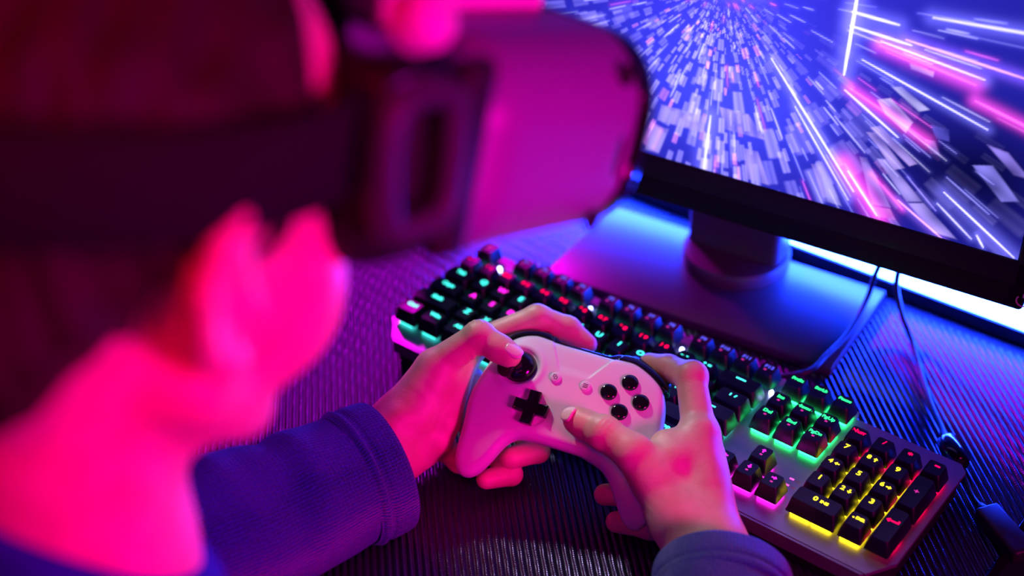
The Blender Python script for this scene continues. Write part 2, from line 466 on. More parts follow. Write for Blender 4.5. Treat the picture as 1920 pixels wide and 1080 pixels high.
    streak((137, 37), (167, 2), 2.2, PK, 1.3, 8, .9); streak((140, 32), (165, 3), 1.0, W, 1.6, 3, .3)
    streak((157, 35), (182, 14), .9, PK, 1.0, 3, .5); streak((139, 118), (228, 90), .9, W, 1.5, 4, .4)
    streak((166, 139), (245, 131), 1.1, (.9, .45, 1), 1.5, 5, .6); streak((150, 131), (215, 119), 1.3, PK, 1.3, 6, .7)
    streak((150, 134), (220, 124), .9, W, 1.5, 5, .5); streak((208, 36), (262, 1), 1.0, W, 1.6, 7, .45)
    streak((205, 26), (232, 6), .9, W, 1.2, 3, .3); streak((235, 10), (241, 2), 1.0, W, 1.5, 3, .3)
    streak((217, 108), (262, 96), 1.3, PK, 1.5, 5, .7); streak((181, 158), (262, 162), 1.4, W, 1.3, 6, .5)
    streak((178, 20), (212, 0), 1.0, (1, .5, .8), 1.2, 4, .5); streak((182, 40), (205, 20), .6, LIL, .8, 2, .2)
    streak((128, 140), (170, 136), 1.4, W, 1.4, 6, .5); streak((128, 150), (160, 148), 1.6, W, 1.4, 6, .5); streak((40, 150), (60, 152), 3, W, 1, 10, .5)
    for k in range(260):
        a = rs.uniform(-math.pi * .97, .12); r0 = 12 + 205 * rs.rand() ** 1.1; ln = r0 * rs.uniform(.06, .28)
        if -.45 < a < -.05 and rs.rand() < .35: continue
        ca, sa = math.cos(a), math.sin(a)
        col = PK if rs.rand() < .17 else (W if rs.rand() < .5 else LB)
        streak((36 + ca * r0, 150 + sa * r0), (36 + ca * (r0 + ln), 150 + sa * (r0 + ln)), rs.uniform(.3, .9), col, rs.uniform(.25, .9), 2.0, .10)
    for k in range(60):
        a = rs.uniform(.15, math.pi * .95); r0 = 15 + 150 * rs.rand(); ln = r0 * rs.uniform(.1, .4)
        ca, sa = math.cos(a), math.sin(a)
        streak((36 + ca * r0, 150 + sa * r0), (36 + ca * (r0 + ln), 150 + sa * (r0 + ln)), rs.uniform(.4, 1.2), LB if rs.rand() < .7 else PK, 1, 3, .2)
    ny, nx = X.shape
    V = np.c_[X.ravel(), np.zeros(X.size), Y.ravel() + SB]
    jj, ii = np.meshgrid(np.arange(ny - 1), np.arange(nx - 1), indexing='ij'); k0 = (jj * nx + ii).ravel()
    F = np.c_[k0, k0 + 1, k0 + 1 + nx, k0 + nx]
    M = bpy.data.materials.new('screen_picture'); M.use_nodes = True; nt = M.node_tree; nt.nodes.clear()
    at = nt.nodes.new('ShaderNodeAttribute'); at.attribute_name = 'picture'
    em = nt.nodes.new('ShaderNodeEmission'); em.inputs[1].default_value = 1.12
    ou = nt.nodes.new('ShaderNodeOutputMaterial'); nt.links.new(at.outputs[0], em.inputs[0]); nt.links.new(em.outputs[0], ou.inputs[0])
    sc = mesh_obj('screen', V, F, M, mon, smooth=False)
    ca = sc.data.color_attributes.new('picture', 'FLOAT_COLOR', 'POINT')
    ca.data.foreach_set('color', np.c_[np.clip(img.reshape(-1, 3) * [1, .88, 1.1], 0, 1.6), np.ones(X.size)].astype(np.float32).ravel())
    sc['label'] = 'glowing screen with blue, white and pink streaks rushing past city blocks'
    # bezel as a frame of four bars, chin and back
    B = 9
    f = MB().box((-265.5 - B, -2, SB + 298.5), (265.5 + B, 14, SB + 298.5 + B), bev=1.5)
    f.box((-265.5 - B, -2, SB - 20), (-265.5, 14, SB + 298.5), bev=1.5); f.box((265.5, -2, SB - 20), (265.5 + B, 14, SB + 298.5), bev=1.5)
    f.box((-265.5 - B, -2, SB - 20), (265.5 + B, 14, SB), bev=1.5)
    f.build('bezel', M_bezel, mon, autosmooth=40)
    MB().box((-265.5 - B, 1, SB - 41), (265.5 + B, 22, SB - 19), bev=3).build('chin', M_lower, mon, autosmooth=40)
    MB().box((-268, 13, SB - 16), (268, 26, SB + 300), bev=5).box((-150, 20, SB + 40), (150, 52, SB + 230), bev=14).build('back_housing', M_lower, mon, autosmooth=40)
    ring = [(274 + 4.2 * math.cos(a), -0.2, SB - 31 + 4.2 * math.sin(a)) for a in np.radians(np.arange(-220, 41, 20))]
    MB().tube(ring, .55, 6).tube([(274, -.2, SB - 28), (274, -.2, SB - 25)], .55, 6).build('power_icon', mat('icon_white', (.8, .8, .85), .5), mon)
    # stand (positions relative to the monitor's foot under the panel centre)
    sx, sy = 22, 102
    MB().box((sx - 42, sy - 16, 17), (sx + 42, sy + 16, SB + 120), bev=6).build('column', M_stand, mon, autosmooth=40)
    MB().box((sx - 30, 48, SB + 100), (sx + 30, sy + 4, SB + 150), bev=4).build('neck_joint', M_lower, mon, autosmooth=40)
    MB().lathe([(45, 8), (46, 10), (46, 19), (45, 21), (40, 22), (0.5, 22)], 48, Matrix.Translation((sx, sy - 4, 0))).build('round_foot', M_stand, mon, autosmooth=40)
    MB().box((-110, 0, .2), (149, 121, 8), bev=1.2).build('base_plate', M_plate, mon, autosmooth=40)
monitor_parts()

# ------------------------------------------------------------------ light bar behind the monitor
bar = empty('light_bar', (.27, .303, 0))
tag(bar, 'glowing blue-white light bar lying on the desk behind the monitor', 'light')
MB().box((-380, -1, .2), (170, 16, 13), bev=1).build('housing', M_black, bar)
M_led = mat('bar_diffuser', (.5, .6, .9), .4, emit=(.008, .034, 1.0), estr=260)
MB().box((-376, 0, 13), (166, 13, 31), bev=2.5).build('diffuser', M_led, bar)
MB().box((-382, -1.5, .2), (-376, 16, 33), bev=.8).build('end_cap', M_black, bar)
MB().box((166, -1.5, .2), (172, 16, 33), bev=.8).build('end_cap', M_black, bar)

# ------------------------------------------------------------------ keyboard
KU = 19.05; KTOP = 40.0; PL = 25.0
kb = empty('mechanical_keyboard', (0, 0, 0))
tag(kb, 'full-size backlit mechanical keyboard with a metal plate and multicoloured key legends', 'keyboard')
M_kplate = mat('keyboard_plate', (.34, .33, .37), .36, metal=.7); add_bump(M_kplate, 2200, .10, .0001)
M_kbase = mat('keyboard_base', (.012, .012, .016), .5)
M_cap = mat('keycap_plastic', (.006, .007, .018), .36); add_bump(M_cap, 3000, .1, .0001)
def emis(name, col, st): return mat(name, (.02, .02, .02), .4, emit=col, estr=st)
LC = {'cyan': (.05, .85, .75), 'mag': (1, .01, .75), 'red': (1, .0, .06), 'blue': (.10, .10, 1), 'green': (.02, 1, .22), 'yel': (1, .75, .01), 'white': (.40, .45, 1.0), 'pinkdim': (.55, .02, .30)}
LEG = {k: emis('legend_' + k, v, 3.2 if k not in ('pinkdim', 'blue') else 1.5) for k, v in LC.items()}
SWM = {k: emis('switch_' + k, v, {'cyan': 3.0, 'green': 10, 'yel': 6.5, 'mag': 8, 'red': 7, 'blue': 3}.get(k, 5)) for k, v in LC.items()}
# plate and base
outl = [(-4, 4), (2, -1), (13, -15), (421, -15), (433, 5), (433, 111), (427, 117), (348, 116), (346, 124), (-2, 124), (-4, 121)]
k_plate = MB().prism(outl, PL - 3, PL).build('top_plate', M_kplate, kb)
def inset(poly, d):
    c = np.mean(poly, 0); return [(x - d * np.sign(x - c[0]), y - d * np.sign(y - c[1])) for x, y in poly]
MB().prism(inset(outl, 3), 2, PL - 3).build('base', M_kbase, kb)
for x in (20, 400):
    for y in (10, 100): MB().lathe([(6, 0.05), (6, 2), (.3, 2)], 16, Matrix.Translation((x, y, 0))).build('rubber_foot', M_rubber, kb)
MB().prism([(14, -15.3), (420, -15.3), (418, -17), (16, -17)], PL - 12, PL - .6).build('front_lip', M_kplate, kb)
def rrect(hx, hy, r, cy=0, seg=3):
    P = []
    for (sx, sy, a0) in ((1, 1, 0), (-1, 1, 90), (-1, -1, 180), (1, -1, 270)):
        for k in range(seg + 1):
            a = math.radians(a0 + 90 * k / seg); P.append((sx * (hx - r) + r * math.cos(a), cy + sy * (hy - r) + r * math.sin(a)))
    return P
CAPS = {}
def cap_mesh(w, h):
    if (w, h) in CAPS: return CAPS[(w, h)]
    hx, hy = w * KU / 2 - .95, h * KU / 2 - .8
    rings = [(hx, hy, 1.2, 0, 28.5, 0), (hx - .15, hy - .15, 1.4, 0, 30, 0), (hx - 2.2, hy - 1.7, 2.0, .4, 38.6, 0), (hx - 2.7, hy - 2.2, 2.2, .5, KTOP + .25, .5), (hx - 3.3, hy - 2.8, 2.2, .5, KTOP + .25, .55), (hx * .5, hy - 5.0, 1.5, .5, KTOP + .2, .5)]
    V = []; F = []; n = 16
    for (a, b, r, cy, z, dish) in rings:
        for (x, y) in rrect(a, b, r, cy): V.append((x, y, z - dish * (1 - min(1, (x / hx * 1.15) ** 2))))
    for i in range(len(rings) - 1):
        for k in range(n):
            a = i * n + k; b2 = i * n + (k + 1) % n; F.append((a, b2, b2 + n, a + n))
    F.append(tuple(range((len(rings) - 1) * n, len(rings) * n))); F.append(tuple(range(n - 1, -1, -1)))
    mb = MB(); mb.add(V, F); me = mb.mesh('keycap', M_cap, True); me.set_sharp_from_angle(angle=math.radians(38))
    CAPS[(w, h)] = me; return me
SW = {}
def switch_mesh(col, w):
    if (col, w) not in SW:
        mb = MB(); hx = 6.9 if w < 2 else w * KU / 2 - 3.5
        n = 1 if w < 2 else 2
        for i in range(n):
            c = 0 if n == 1 else (-hx / 2 + i * hx)
            s = 6.9 if n == 1 else hx / 2 - .6
            mb.box((c - s, -6.9, PL), (c + s, 6.9, PL + 3.2), bev=.8)
        SW[(col, w)] = mb.mesh('switch', SWM[col])
    return SW[(col, w)]
TXT = {}
def text_mesh(s, size, col, sx=1.12):
    key = (s, size, col)
    if key in TXT: return TXT[key]
    cu = bpy.data.curves.new('t', 'FONT'); cu.body = s; cu.size = size * MM; cu.align_x = 'CENTER'; cu.align_y = 'CENTER'; cu.extrude = .04 * MM; cu.offset = .11 * MM; cu.resolution_u = 3
    o = bpy.data.objects.new('t', cu); COL.objects.link(o); bpy.context.view_layer.update()
    me = bpy.data.meshes.new_from_object(o.evaluated_get(bpy.context.evaluated_depsgraph_get()))
    bpy.data.objects.remove(o); bpy.data.curves.remove(cu)
    for v in me.vertices: v.co.x *= sx
    me.materials.clear(); me.materials.append(LEG[col]); me.name = 'legend'
    TXT[key] = me; return me
def shape_mesh(kind, col):
    key = (kind, col, 'shape')
    if key in TXT: return TXT[key]
    P = {'dash': [[(-4, -.6), (4, -.6), (4, .6), (-4, .6)]],
         'icon': [[(-1, -.7), (1, -.7), (1, .7), (-1, .7)]],
         'enter': [[(-4.5, -.4), (-2.2, 1.4), (-2.2, .2), (3.2, .2), (3.2, 1.8), (4.2, 1.8), (4.2, -.9), (-2.2, -.9), (-2.2, -2.2)]],
         'up': [[(-1.7, .1), (0, 2), (1.7, .1), (.55, .1), (.55, -2), (-.55, -2), (-.55, .1)]]}
    P['right'] = [[(y, -x) for x, y in P['up'][0]]]; P['left'] = [[(-y, x) for x, y in P['up'][0]]]; P['down'] = [[(-x, -y) for x, y in P['up'][0]]]
    P['slashes'] = [[(-2.6, -1.3), (-1.6, -1.3), (-1.6, 1.3), (-2.6, 1.3)], [(1.2, -1.3), (2.2, -1.3), (3.0, 1.3), (2.0, 1.3)]]
    mb = MB()
    for p in P[kind]: mb.prism(p, -.04, .04)
    me = mb.mesh('legend', LEG[col]); TXT[key] = me; return me
def key(x, y, w, h, legs, sw):
    """x,y of the key's lower left corner in key units; legs: (kind, text, colour, size, dx, dy)"""
    c = ((x + w / 2) * KU, (y + h / 2) * KU, 0)
    k = inst('keycap', cap_mesh(w, h), kb, tuple(v * MM for v in c))
    for (kd, s, col, size, dx, dy) in legs:
        me = text_mesh(s, size, col) if kd == 't' else shape_mesh(s, col)
        inst('legend' if not (kd == 's' and s == 'icon') else 'icon', me, k, (dx * MM, (dy + .5) * MM, (KTOP - .12) * MM))
    if sw:
        s = inst('switch', switch_mesh(sw, w if h < 2 else 1), kb, tuple(v * MM for v in c))
    return k
T = lambda s, col, size=5.4, dx=0, dy=2.4: ('t', s, col, size, dx, dy)
S = lambda s, col, dx=0, dy=2.4: ('s', s, col, 0, dx, dy)
rows = [
    (0, [('Ctrl', 1.25), ('Win', 1.25), ('Alt', 1.25), ('', 6.25), ('Alt', 1.25), ('Fn', 1.25), ('App', 1.25), ('Ctrl', 1.25)]),
    (1, [('Shift', 2.25)] + [(c, 1) for c in 'ZXCVBNM,./'] + [('Shift', 2.75)]),
    (2, [('Caps', 1.75)] + [(c, 1) for c in "ASDFGHJKL;'"] + [('-', 2.25)]),
    (3, [('Tab', 1.5)] + [(c, 1) for c in 'QWERTYUIOP[]'] + [('|', 1.5)]),
    (4, [(c, 1) for c in '`1234567890-='] + [('bs', 2)])]
for r, ks in rows:
    x = 0
    for (s, w) in ks:
        col = 'cyan'
        if s in 'WASD' and len(s) == 1: col = 'mag'
        if r == 4 and len(s) == 1 and s not in '-=': col = 'red'
        if s in ('bs', '-') and w > 1.5: lg = [S('dash', 'cyan')]
        elif s == '|': lg = [S('slashes', 'cyan')]
        elif s == '': lg = []
        elif r == 4: lg = [T(s, col, 5.2, 1.8, 1.8), T({'`': '~', '1': '!', '2': '@', '3': '#', '4': '$', '5': '%', '6': '^', '7': '&', '8': '*', '9': '(', '0': ')', '-': '_', '=': '+'}[s], col, 4.2, -2.6, 2.6)]
        else: lg = [T(s, col, 7.0 if len(s) == 1 else 5.2)]
        key(x, r, w, 1, lg, 'cyan')
        x += w
FR = 5.30
key(0, FR, 1, 1, [T('Esc', 'pinkdim', 4.4), S('icon', 'pinkdim', 0, -1.5)], None)
for i in range(12):
    x = 2 + i + (i // 4) * .5
    key(x, FR, 1, 1, [T('F%d' % (i + 1), 'blue', 4.6), S('icon', 'pinkdim', -1.5, -1.6)], None)
for i, s in enumerate(('PrtSc', 'ScrLk', 'Pause')): key(15.25 + i, FR, 1, 1, [T(s, 'green', 3.9)], 'green')
for i, s in enumerate(('Ins', 'Home', 'PgUp')): key(15.25 + i, 4, 1, 1, [T(s, 'green', 4.3), S('icon', 'pinkdim', 0, -1.6)], 'green')
for i, s in enumerate(('Del', 'End', 'PgDn')): key(15.25 + i, 3, 1, 1, [T(s, 'green', 4.3), S('icon', 'pinkdim', 0, -1.6)], 'green')
key(16.25, 1, 1, 1, [S('up', 'mag'), S('icon', 'pinkdim', 0, -1.8)], 'mag')
for i, s in enumerate(('left', 'down', 'right')): key(15.25 + i, 0, 1, 1, [S(s, 'mag'), S('icon', 'pinkdim', 0, -1.8)], 'mag')
N = 18.5
key(N, 4, 1, 1, [T('Num', 'red', 5.0)], 'red'); key(N + 1, 4, 1, 1, [T('/', 'red', 5.5)], 'red'); key(N + 2, 4, 1, 1, [T('*', 'red', 7, 0, 1.4)], 'red'); key(N + 3, 4, 1, 1, [('s', 'icon', 'red', 0, 0, 2.4), ('s', 'icon', 'red', 0, 1.6, 2.4)], 'red')
key(N, 3, 1, 1, [T('7', 'yel', 6.4)], 'yel'); key(N + 1, 3, 1, 1, [T('8', 'yel', 5.6, -2), S('up', 'yel', 3, 2)], 'yel'); key(N + 2, 3, 1, 1, [T('9', 'yel', 6.4)], 'yel')
key(N, 2, 1, 1, [T('4', 'yel', 5.6, -2), S('left', 'yel', 3, 2)], 'yel'); key(N + 1, 2, 1, 1, [T('5', 'yel', 6.4)], 'yel'); key(N + 2, 2, 1, 1, [T('6', 'yel', 5.6, -2), S('right', 'yel', 3, 2)], 'yel')
key(N, 1, 1, 1, [T('1', 'yel', 6.4)], 'yel'); key(N + 1, 1, 1, 1, [T('2', 'yel', 5.6, -2), S('down', 'yel', 3, 2)], 'yel'); key(N + 2, 1, 1, 1, [T('3', 'yel', 6.4)], 'yel')
key(N, 0, 2, 1, [T('0', 'yel', 5.6, -2, 1.5), T('INS', 'yel', 3.6, 4.5, 1.2)], 'yel'); key(N + 2, 0, 1, 1, [T('.', 'yel', 8, -3, 3.4), T('DEL', 'yel', 3.4, 1.8, 2)], 'yel')
key(N + 3, 2, 1, 2, [T('+', 'pinkdim', 6, 0, 0)], 'red'); key(N + 3, 0, 1, 2, [S('enter', 'red', 0, 4)], 'red')
# status lights and the bare bright leds in the gaps of the function row
ledm = MB().lathe([(1.6, PL), (1.6, PL + 2.5), (1.1, PL + 3.6), (.2, PL + 3.9)], 12).mesh('led', emis('led_white', (.40, .42, 1.0), 14), True)
for (x, y) in ((24.5, 106), (118, 106), (205, 106), (285, 103), (291, 97)): inst('led', ledm, kb, (x * MM, y * MM, 0))
indm = MB().box((-1.6, -.7, PL), (1.6, .7, PL + .3)).mesh('indicator', emis('ind_pink', (1, .1, .55), 1.6))
indd = MB().box((-1.6, -.7, PL), (1.6, .7, PL + .3)).mesh('indicator', mat('ind_off', (.35, .2, .35), .4))
for j, (x, y, on) in enumerate(((347.5, 33, 1), (347.5, 26, 1), (352, 33, 0), (352, 26, 0))): inst('indicator', indm if on else indd, kb, ((x - 6) * MM, y * MM, 0))

# ------------------------------------------------------------------ cables
M_cable = mat('cable_rubber', (.014, .014, .018), .38)
c1 = tag(MB().tube(spline([(296, 270, 90), (289, 258, 50), (286, 255, 24), (289, 220, 12), (288, 186, 10.2), (286, 160, 10), (262, 142, 4), (240, 132, 3)], 8), 2.2, 10).build('power_cable', M_cable, None, smooth=True),
         'thin black cable hanging from the monitor onto its base plate behind the keyboard', 'cable')
uc = empty('usb_cable', (.41, .14, 0)); tag(uc, 'black cable with a round bead running past the keyboard corner to a flat plug', 'cable')
rel = lambda P: [(p[0] - 410, p[1] - 140, p[2]) for p in P]
MB().tube(spline(rel([(316, 262, 95), (304, 265, 50), (312, 262, 22), (331, 249, 5), (369, 197, 2.6), (393, 167, 5), (404, 150, 8)]), 8), 2.3, 10).build('cord', M_cable, uc, smooth=True)
MB().tube(spline(rel([(421, 133, 8), (430, 126, 4), (440, 115, 3.2), (450, 106, 5), (456, 102, 6)]), 8), 1.9, 10).build('cord', M_cable, uc, smooth=True)
fr = rel([(403, 152, 8.4), (421.5, 133, 8.4)])
a, b = Vector(fr[0]), Vector(fr[1]); d = (b - a).normalized()
MB().tube([a - d * .5, a, a + d * 1.2, b - d * 1.2, b, b + d * .5], [3, 6.6, 8, 8, 6.6, 3], 24).build('ferrite_bead', M_gloss, uc, smooth=True)
pr = Matrix.Rotation(math.radians(-33), 3, 'Z')
MB().box((0, -9, .6), (46, 9, 12.5), rot=pr, org=rel([(453, 104, 0)])[0], bev=2.6).build('plug', mat('plug_plastic', (.03, .04, .045), .42), uc, autosmooth=40)
MB().tube(rel([(448, 108, 5), (455, 102.5, 6.2)]), [2.6, 4.2], 14).build('strain_relief', M_cable, uc, smooth=True)

# ------------------------------------------------------------------ game controller (its own frame: x right, y to the triggers, z out of the face)
RC = np.array([[0.9530193205, -0.2289575617, 0.1983245061], [0.2928872015, 0.8635420764, -0.4105023381], [-0.0772739414, 0.4493033689, 0.8900310223]])
TC = np.array([199.004, -39.764, 64.194])
w2c = lambda p: RC.T @ (np.array(p, float) - TC)
ctl = empty('game_controller', tuple(TC * MM), RC)
tag(ctl, 'white wireless game controller with black buttons held in both hands', 'controller')
HALF = [(0, 48.5), (14, 48.5), (24, 49), (36, 50), (46, 47), (56, 41.5), (63, 35), (68, 25), (71.5, 10), (74.5, -8), (76, -25), (75.5, -42), (72, -54), (65.5, -61), (57, -61), (49.5, -55), (43, -45.5), (37, -36.5), (30, -31.2), (20, -29.5), (0, -29)]
OUT = np.array(spline(HALF + [(-x, y) for x, y in HALF[-2:0:-1]], 8, True))
_ss = lambda a, b, x: (lambda t: t * t * (3 - 2 * t))(np.clip((x - a) / (b - a), 0, 1))
OUT[:, 0] += 9 * _ss(0, -50, OUT[:, 1]) + 6 * _ss(-42, -68, OUT[:, 0]) * _ss(-60, -20, OUT[:, 1]); OUT[:, 1] -= 2.5 * _ss(-25, -50, OUT[:, 1])
def poly_sd(P, x, y):
    X, Y = np.meshgrid(x, y, indexing='ij'); d = np.full(X.shape, 1e9); ins = np.zeros(X.shape, bool)
    for i in range(len(P)):
        a = P[i]; b = P[(i + 1) % len(P)]; e = b - a; L = e @ e + 1e-12
        t = np.clip(((X - a[0]) * e[0] + (Y - a[1]) * e[1]) / L, 0, 1)
        d = np.minimum(d, (X - a[0] - t * e[0]) ** 2 + (Y - a[1] - t * e[1]) ** 2)
        c = (a[1] > Y) != (b[1] > Y)
        ins ^= c & (X < (b[0] - a[0]) * (Y - a[1]) / (b[1] - a[1] + 1e-12) + a[0])
    d = np.sqrt(d); return np.where(ins, -d, d)
ss = lambda a, b, x: (lambda t: t * t * (3 - 2 * t))(np.clip((x - a) / (b - a), 0, 1))
def ztop_fn(X, Y):
    ax = np.abs(X)
    z = 6 - .0011 * X ** 2 - .0040 * np.maximum(0, -Y - 4) ** 2 - .0050 * np.maximum(0, Y - 22) ** 2
    z = z - 1.6 * ss(0, 9, (Y - 26) - .85 * (ax - 17)) * ss(30, 16, ax) * 0
    # facets of the upper centre
    z = z - 1.3 * ss(-1.2, 1.2, (Y - 22) - 1.75 * (ax - 9)) * ss(22, 30, Y)
    for (cx, cy, r0, dep, rim) in ((-38.5, 20, 14.2, -1.6, 1.1), (-19.5, -8, 13.4, -.7, 0)):
        q = np.hypot(X - cx, Y - cy)
        z = z + dep * ss(r0, r0 - 1.6, q) + rim * np.exp(-((q - r0 - 2.2) / 2.6) ** 2)
    return z
def controller_shells():
    h = .75
    v = Vol((-84, -74, -36), (92, 60, 13), h)
    x, y, z = v.ax
    D = poly_sd(OUT, x, y)
    X, Y = np.meshgrid(x, y, indexing='ij')
    ZT = ztop_fn(X, Y)
    ZB = -21.5 - .0022 * np.maximum(0, -Y) ** 2 * ss(28, 45, np.abs(X)) + 5 * ss(34, 20, np.abs(X)) * ss(-5, -25, Y)
    SP = ZT - 12.5 - 2.5 * ss(20, 55, np.abs(X))
    smax = lambda a, b, k: -smin(-a, -b, k)
    D3 = D[:, :, None]; Z = z[None, None, :]
    # sides lean inwards above the seam
    lean = D3 + .16 * np.maximum(0, Z - SP[:, :, None]) 
    body = smax(smax(lean, Z - ZT[:, :, None], 6), ZB[:, :, None] - Z, 20)
    v.F = smax(body, SP[:, :, None] - Z, .8).astype(np.float32)
    P, Q = v.nets(); mesh_obj('upper_shell', P, Q, M_white, ctl)
    low = smax(smax(D3 + 1.0, ZB[:, :, None] - Z, 18), Z - (SP[:, :, None] - .5), 1.0)
    v.F = low.astype(np.float32)
    P, Q = v.nets(); mesh_obj('lower_shell', P, Q, M_white, ctl)
    # black bumper band along the top edge, bulging at both ends
    ext = 1.6 + 3.4 * ss(17, 25, np.abs(X)) * ss(70, 60, np.abs(X))
    band = smax(smax((D - ext)[:, :, None] + .0 * Z, 36 + .0 * X[:, :, None] - Y[:, :, None] + .0 * Z, 2), smax(Z - (ZT - 4.2)[:, :, None], (-19 - Z), 3), 3)
    band = smax(band, -(body - .2), .5)
    v.F = band.astype(np.float32)
    P, Q = v.nets(); o = mesh_obj('bumper', P, Q, M_gloss, ctl); o['label'] = 'glossy black bumper band'
controller_shells()
zt = lambda x, y: float(ztop_fn(np.array(float(x)), np.array(float(y))))
def face_mat(x, y, lift=0):
    e = .6; n = Vector((-(zt(x + e, y) - zt(x - e, y)) / (2 * e), -(zt(x, y + e) - zt(x, y - e)) / (2 * e), 1)).normalized()
    q = Vector((0, 0, 1)).rotation_difference(n).to_matrix().to_4x4()
    return Matrix.Translation((x, y, zt(x, y) + lift)) @ q
for (x, y) in ((27.5, 19.5), (50.5, 19.5), (39, 31), (39, 8)):
    MB().lathe([(5.9, -3), (5.9, 1.6), (5.6, 2.2), (4.8, 2.75), (3.2, 3.2), (1.6, 3.4), (.1, 3.45)], 32, face_mat(x, y, -.6)).build('face_button', M_gloss, ctl, autosmooth=50)
for (x, y, nm) in ((-11, 18.5, 'view_button'), (11, 18.5, 'menu_button')):
    fm = face_mat(x, y, -.3)
    bt = MB().lathe([(3.9, -2), (3.9, 1.0), (3.6, 1.5), (2.9, 1.75), (.1, 1.8)], 28, fm).build(nm, M_white, ctl, autosmooth=50)
    ic = MB(); tz = Matrix.Translation((0, 0, 1.82))
    def bar_(x0, y0, x1, y1): ic.prism([(x0, y0), (x1, y0), (x1, y1), (x0, y1)], -.05, .06, fm @ tz)
    if nm == 'menu_button':
        for k in (-1.15, 0, 1.15): bar_(-1.7, k - .22, 1.7, k + .22)
    else:
        for (cx, cy) in ((.5, -.5),):
            for q in ((-1.1, -1.1, 1.1, -.75), (-1.1, .75, 1.1, 1.1), (-1.1, -1.1, -.75, 1.1), (.75, -1.1, 1.1, 1.1)): bar_(cx + q[0], cy + q[1], cx + q[2], cy + q[3])
        bar_(-1.7, 1.35, .6, 1.7); bar_(-1.7, -.3, -1.35, 1.7); bar_(.3, 1.0, .6, 1.7); bar_(-1.7, -.3, -1.0, 0)
    ic.build('icon', M_ink, bt)
# directional pad
dp = Vol((-16, -16, -3), (16, 16, 8), .45)
x, y, z = dp.ax; X = x[:, None, None]; Y = y[None, :, None]; Z = z[None, None, :]
def rbox(cx, hx, hy): return np.maximum(np.abs(X) - hx, np.abs(Y) - hy)
cross = smin(rbox(0, 12.3, 4.3), rbox(0, 4.3, 12.3), 1.2)
rad = np.sqrt(X ** 2 + Y ** 2)
dp.F = -smin(-cross, -(np.abs(Z - 0) - (3.3 + .011 * rad ** 2)), 1.6).astype(np.float32)
P, Q = dp.nets(); fm = face_mat(-19.5, -8, -.4)
P = np.array([fm @ Vector(p) for p in P]); mesh_obj('directional_pad', P, Q, M_gloss, ctl)
# left stick, pushed to the left under the thumb
st = Matrix.Translation((-38.5, 20, zt(-38.5, 20))) 
MB().lathe([(12.2, -1.0), (12, 1.0), (10.8, 3.6), (8.6, 5.8), (5.5, 7.2), (.1, 7.6)], 40, st).build('stick_dome', M_gloss, ctl, autosmooth=60)
tilt = st @ Matrix.Rotation(math.radians(-46), 4, Vector((-.57, .82, 0)))
sk = MB().lathe([(5.0, 2), (4.2, 8), (4.4, 10.5)], 24, tilt).build('stick_shaft', M_black, ctl, autosmooth=50)
MB().lathe([(4, 10), (7.4, 10.8), (8.1, 12), (8.2, 13.2), (7.8, 14.2), (7.0, 14.5), (6.0, 14.0), (4.0, 13.5), (.1, 13.3)], 40, tilt).build('stick_cap', M_rubber, sk, autosmooth=50)
# triggers on the far side
for s in (-1, 1):
    tg = Vol((20, 36, -34), (72, 72, -4), 1.0)
    tg.cone((34, 52, -18), (56, 44, -18), 8, 8, 3); tg.cone((36, 56, -24), (54, 50, -24), 6, 6, 4); tg.cone((38, 60, -27), (50, 57, -27), 4, 4, 4)
    P, Q = tg.nets()
    if s < 0: P = P * [-1, 1, 1]; Q = Q[:, ::-1]
    mesh_obj('trigger', P, Q, M_black, ctl)

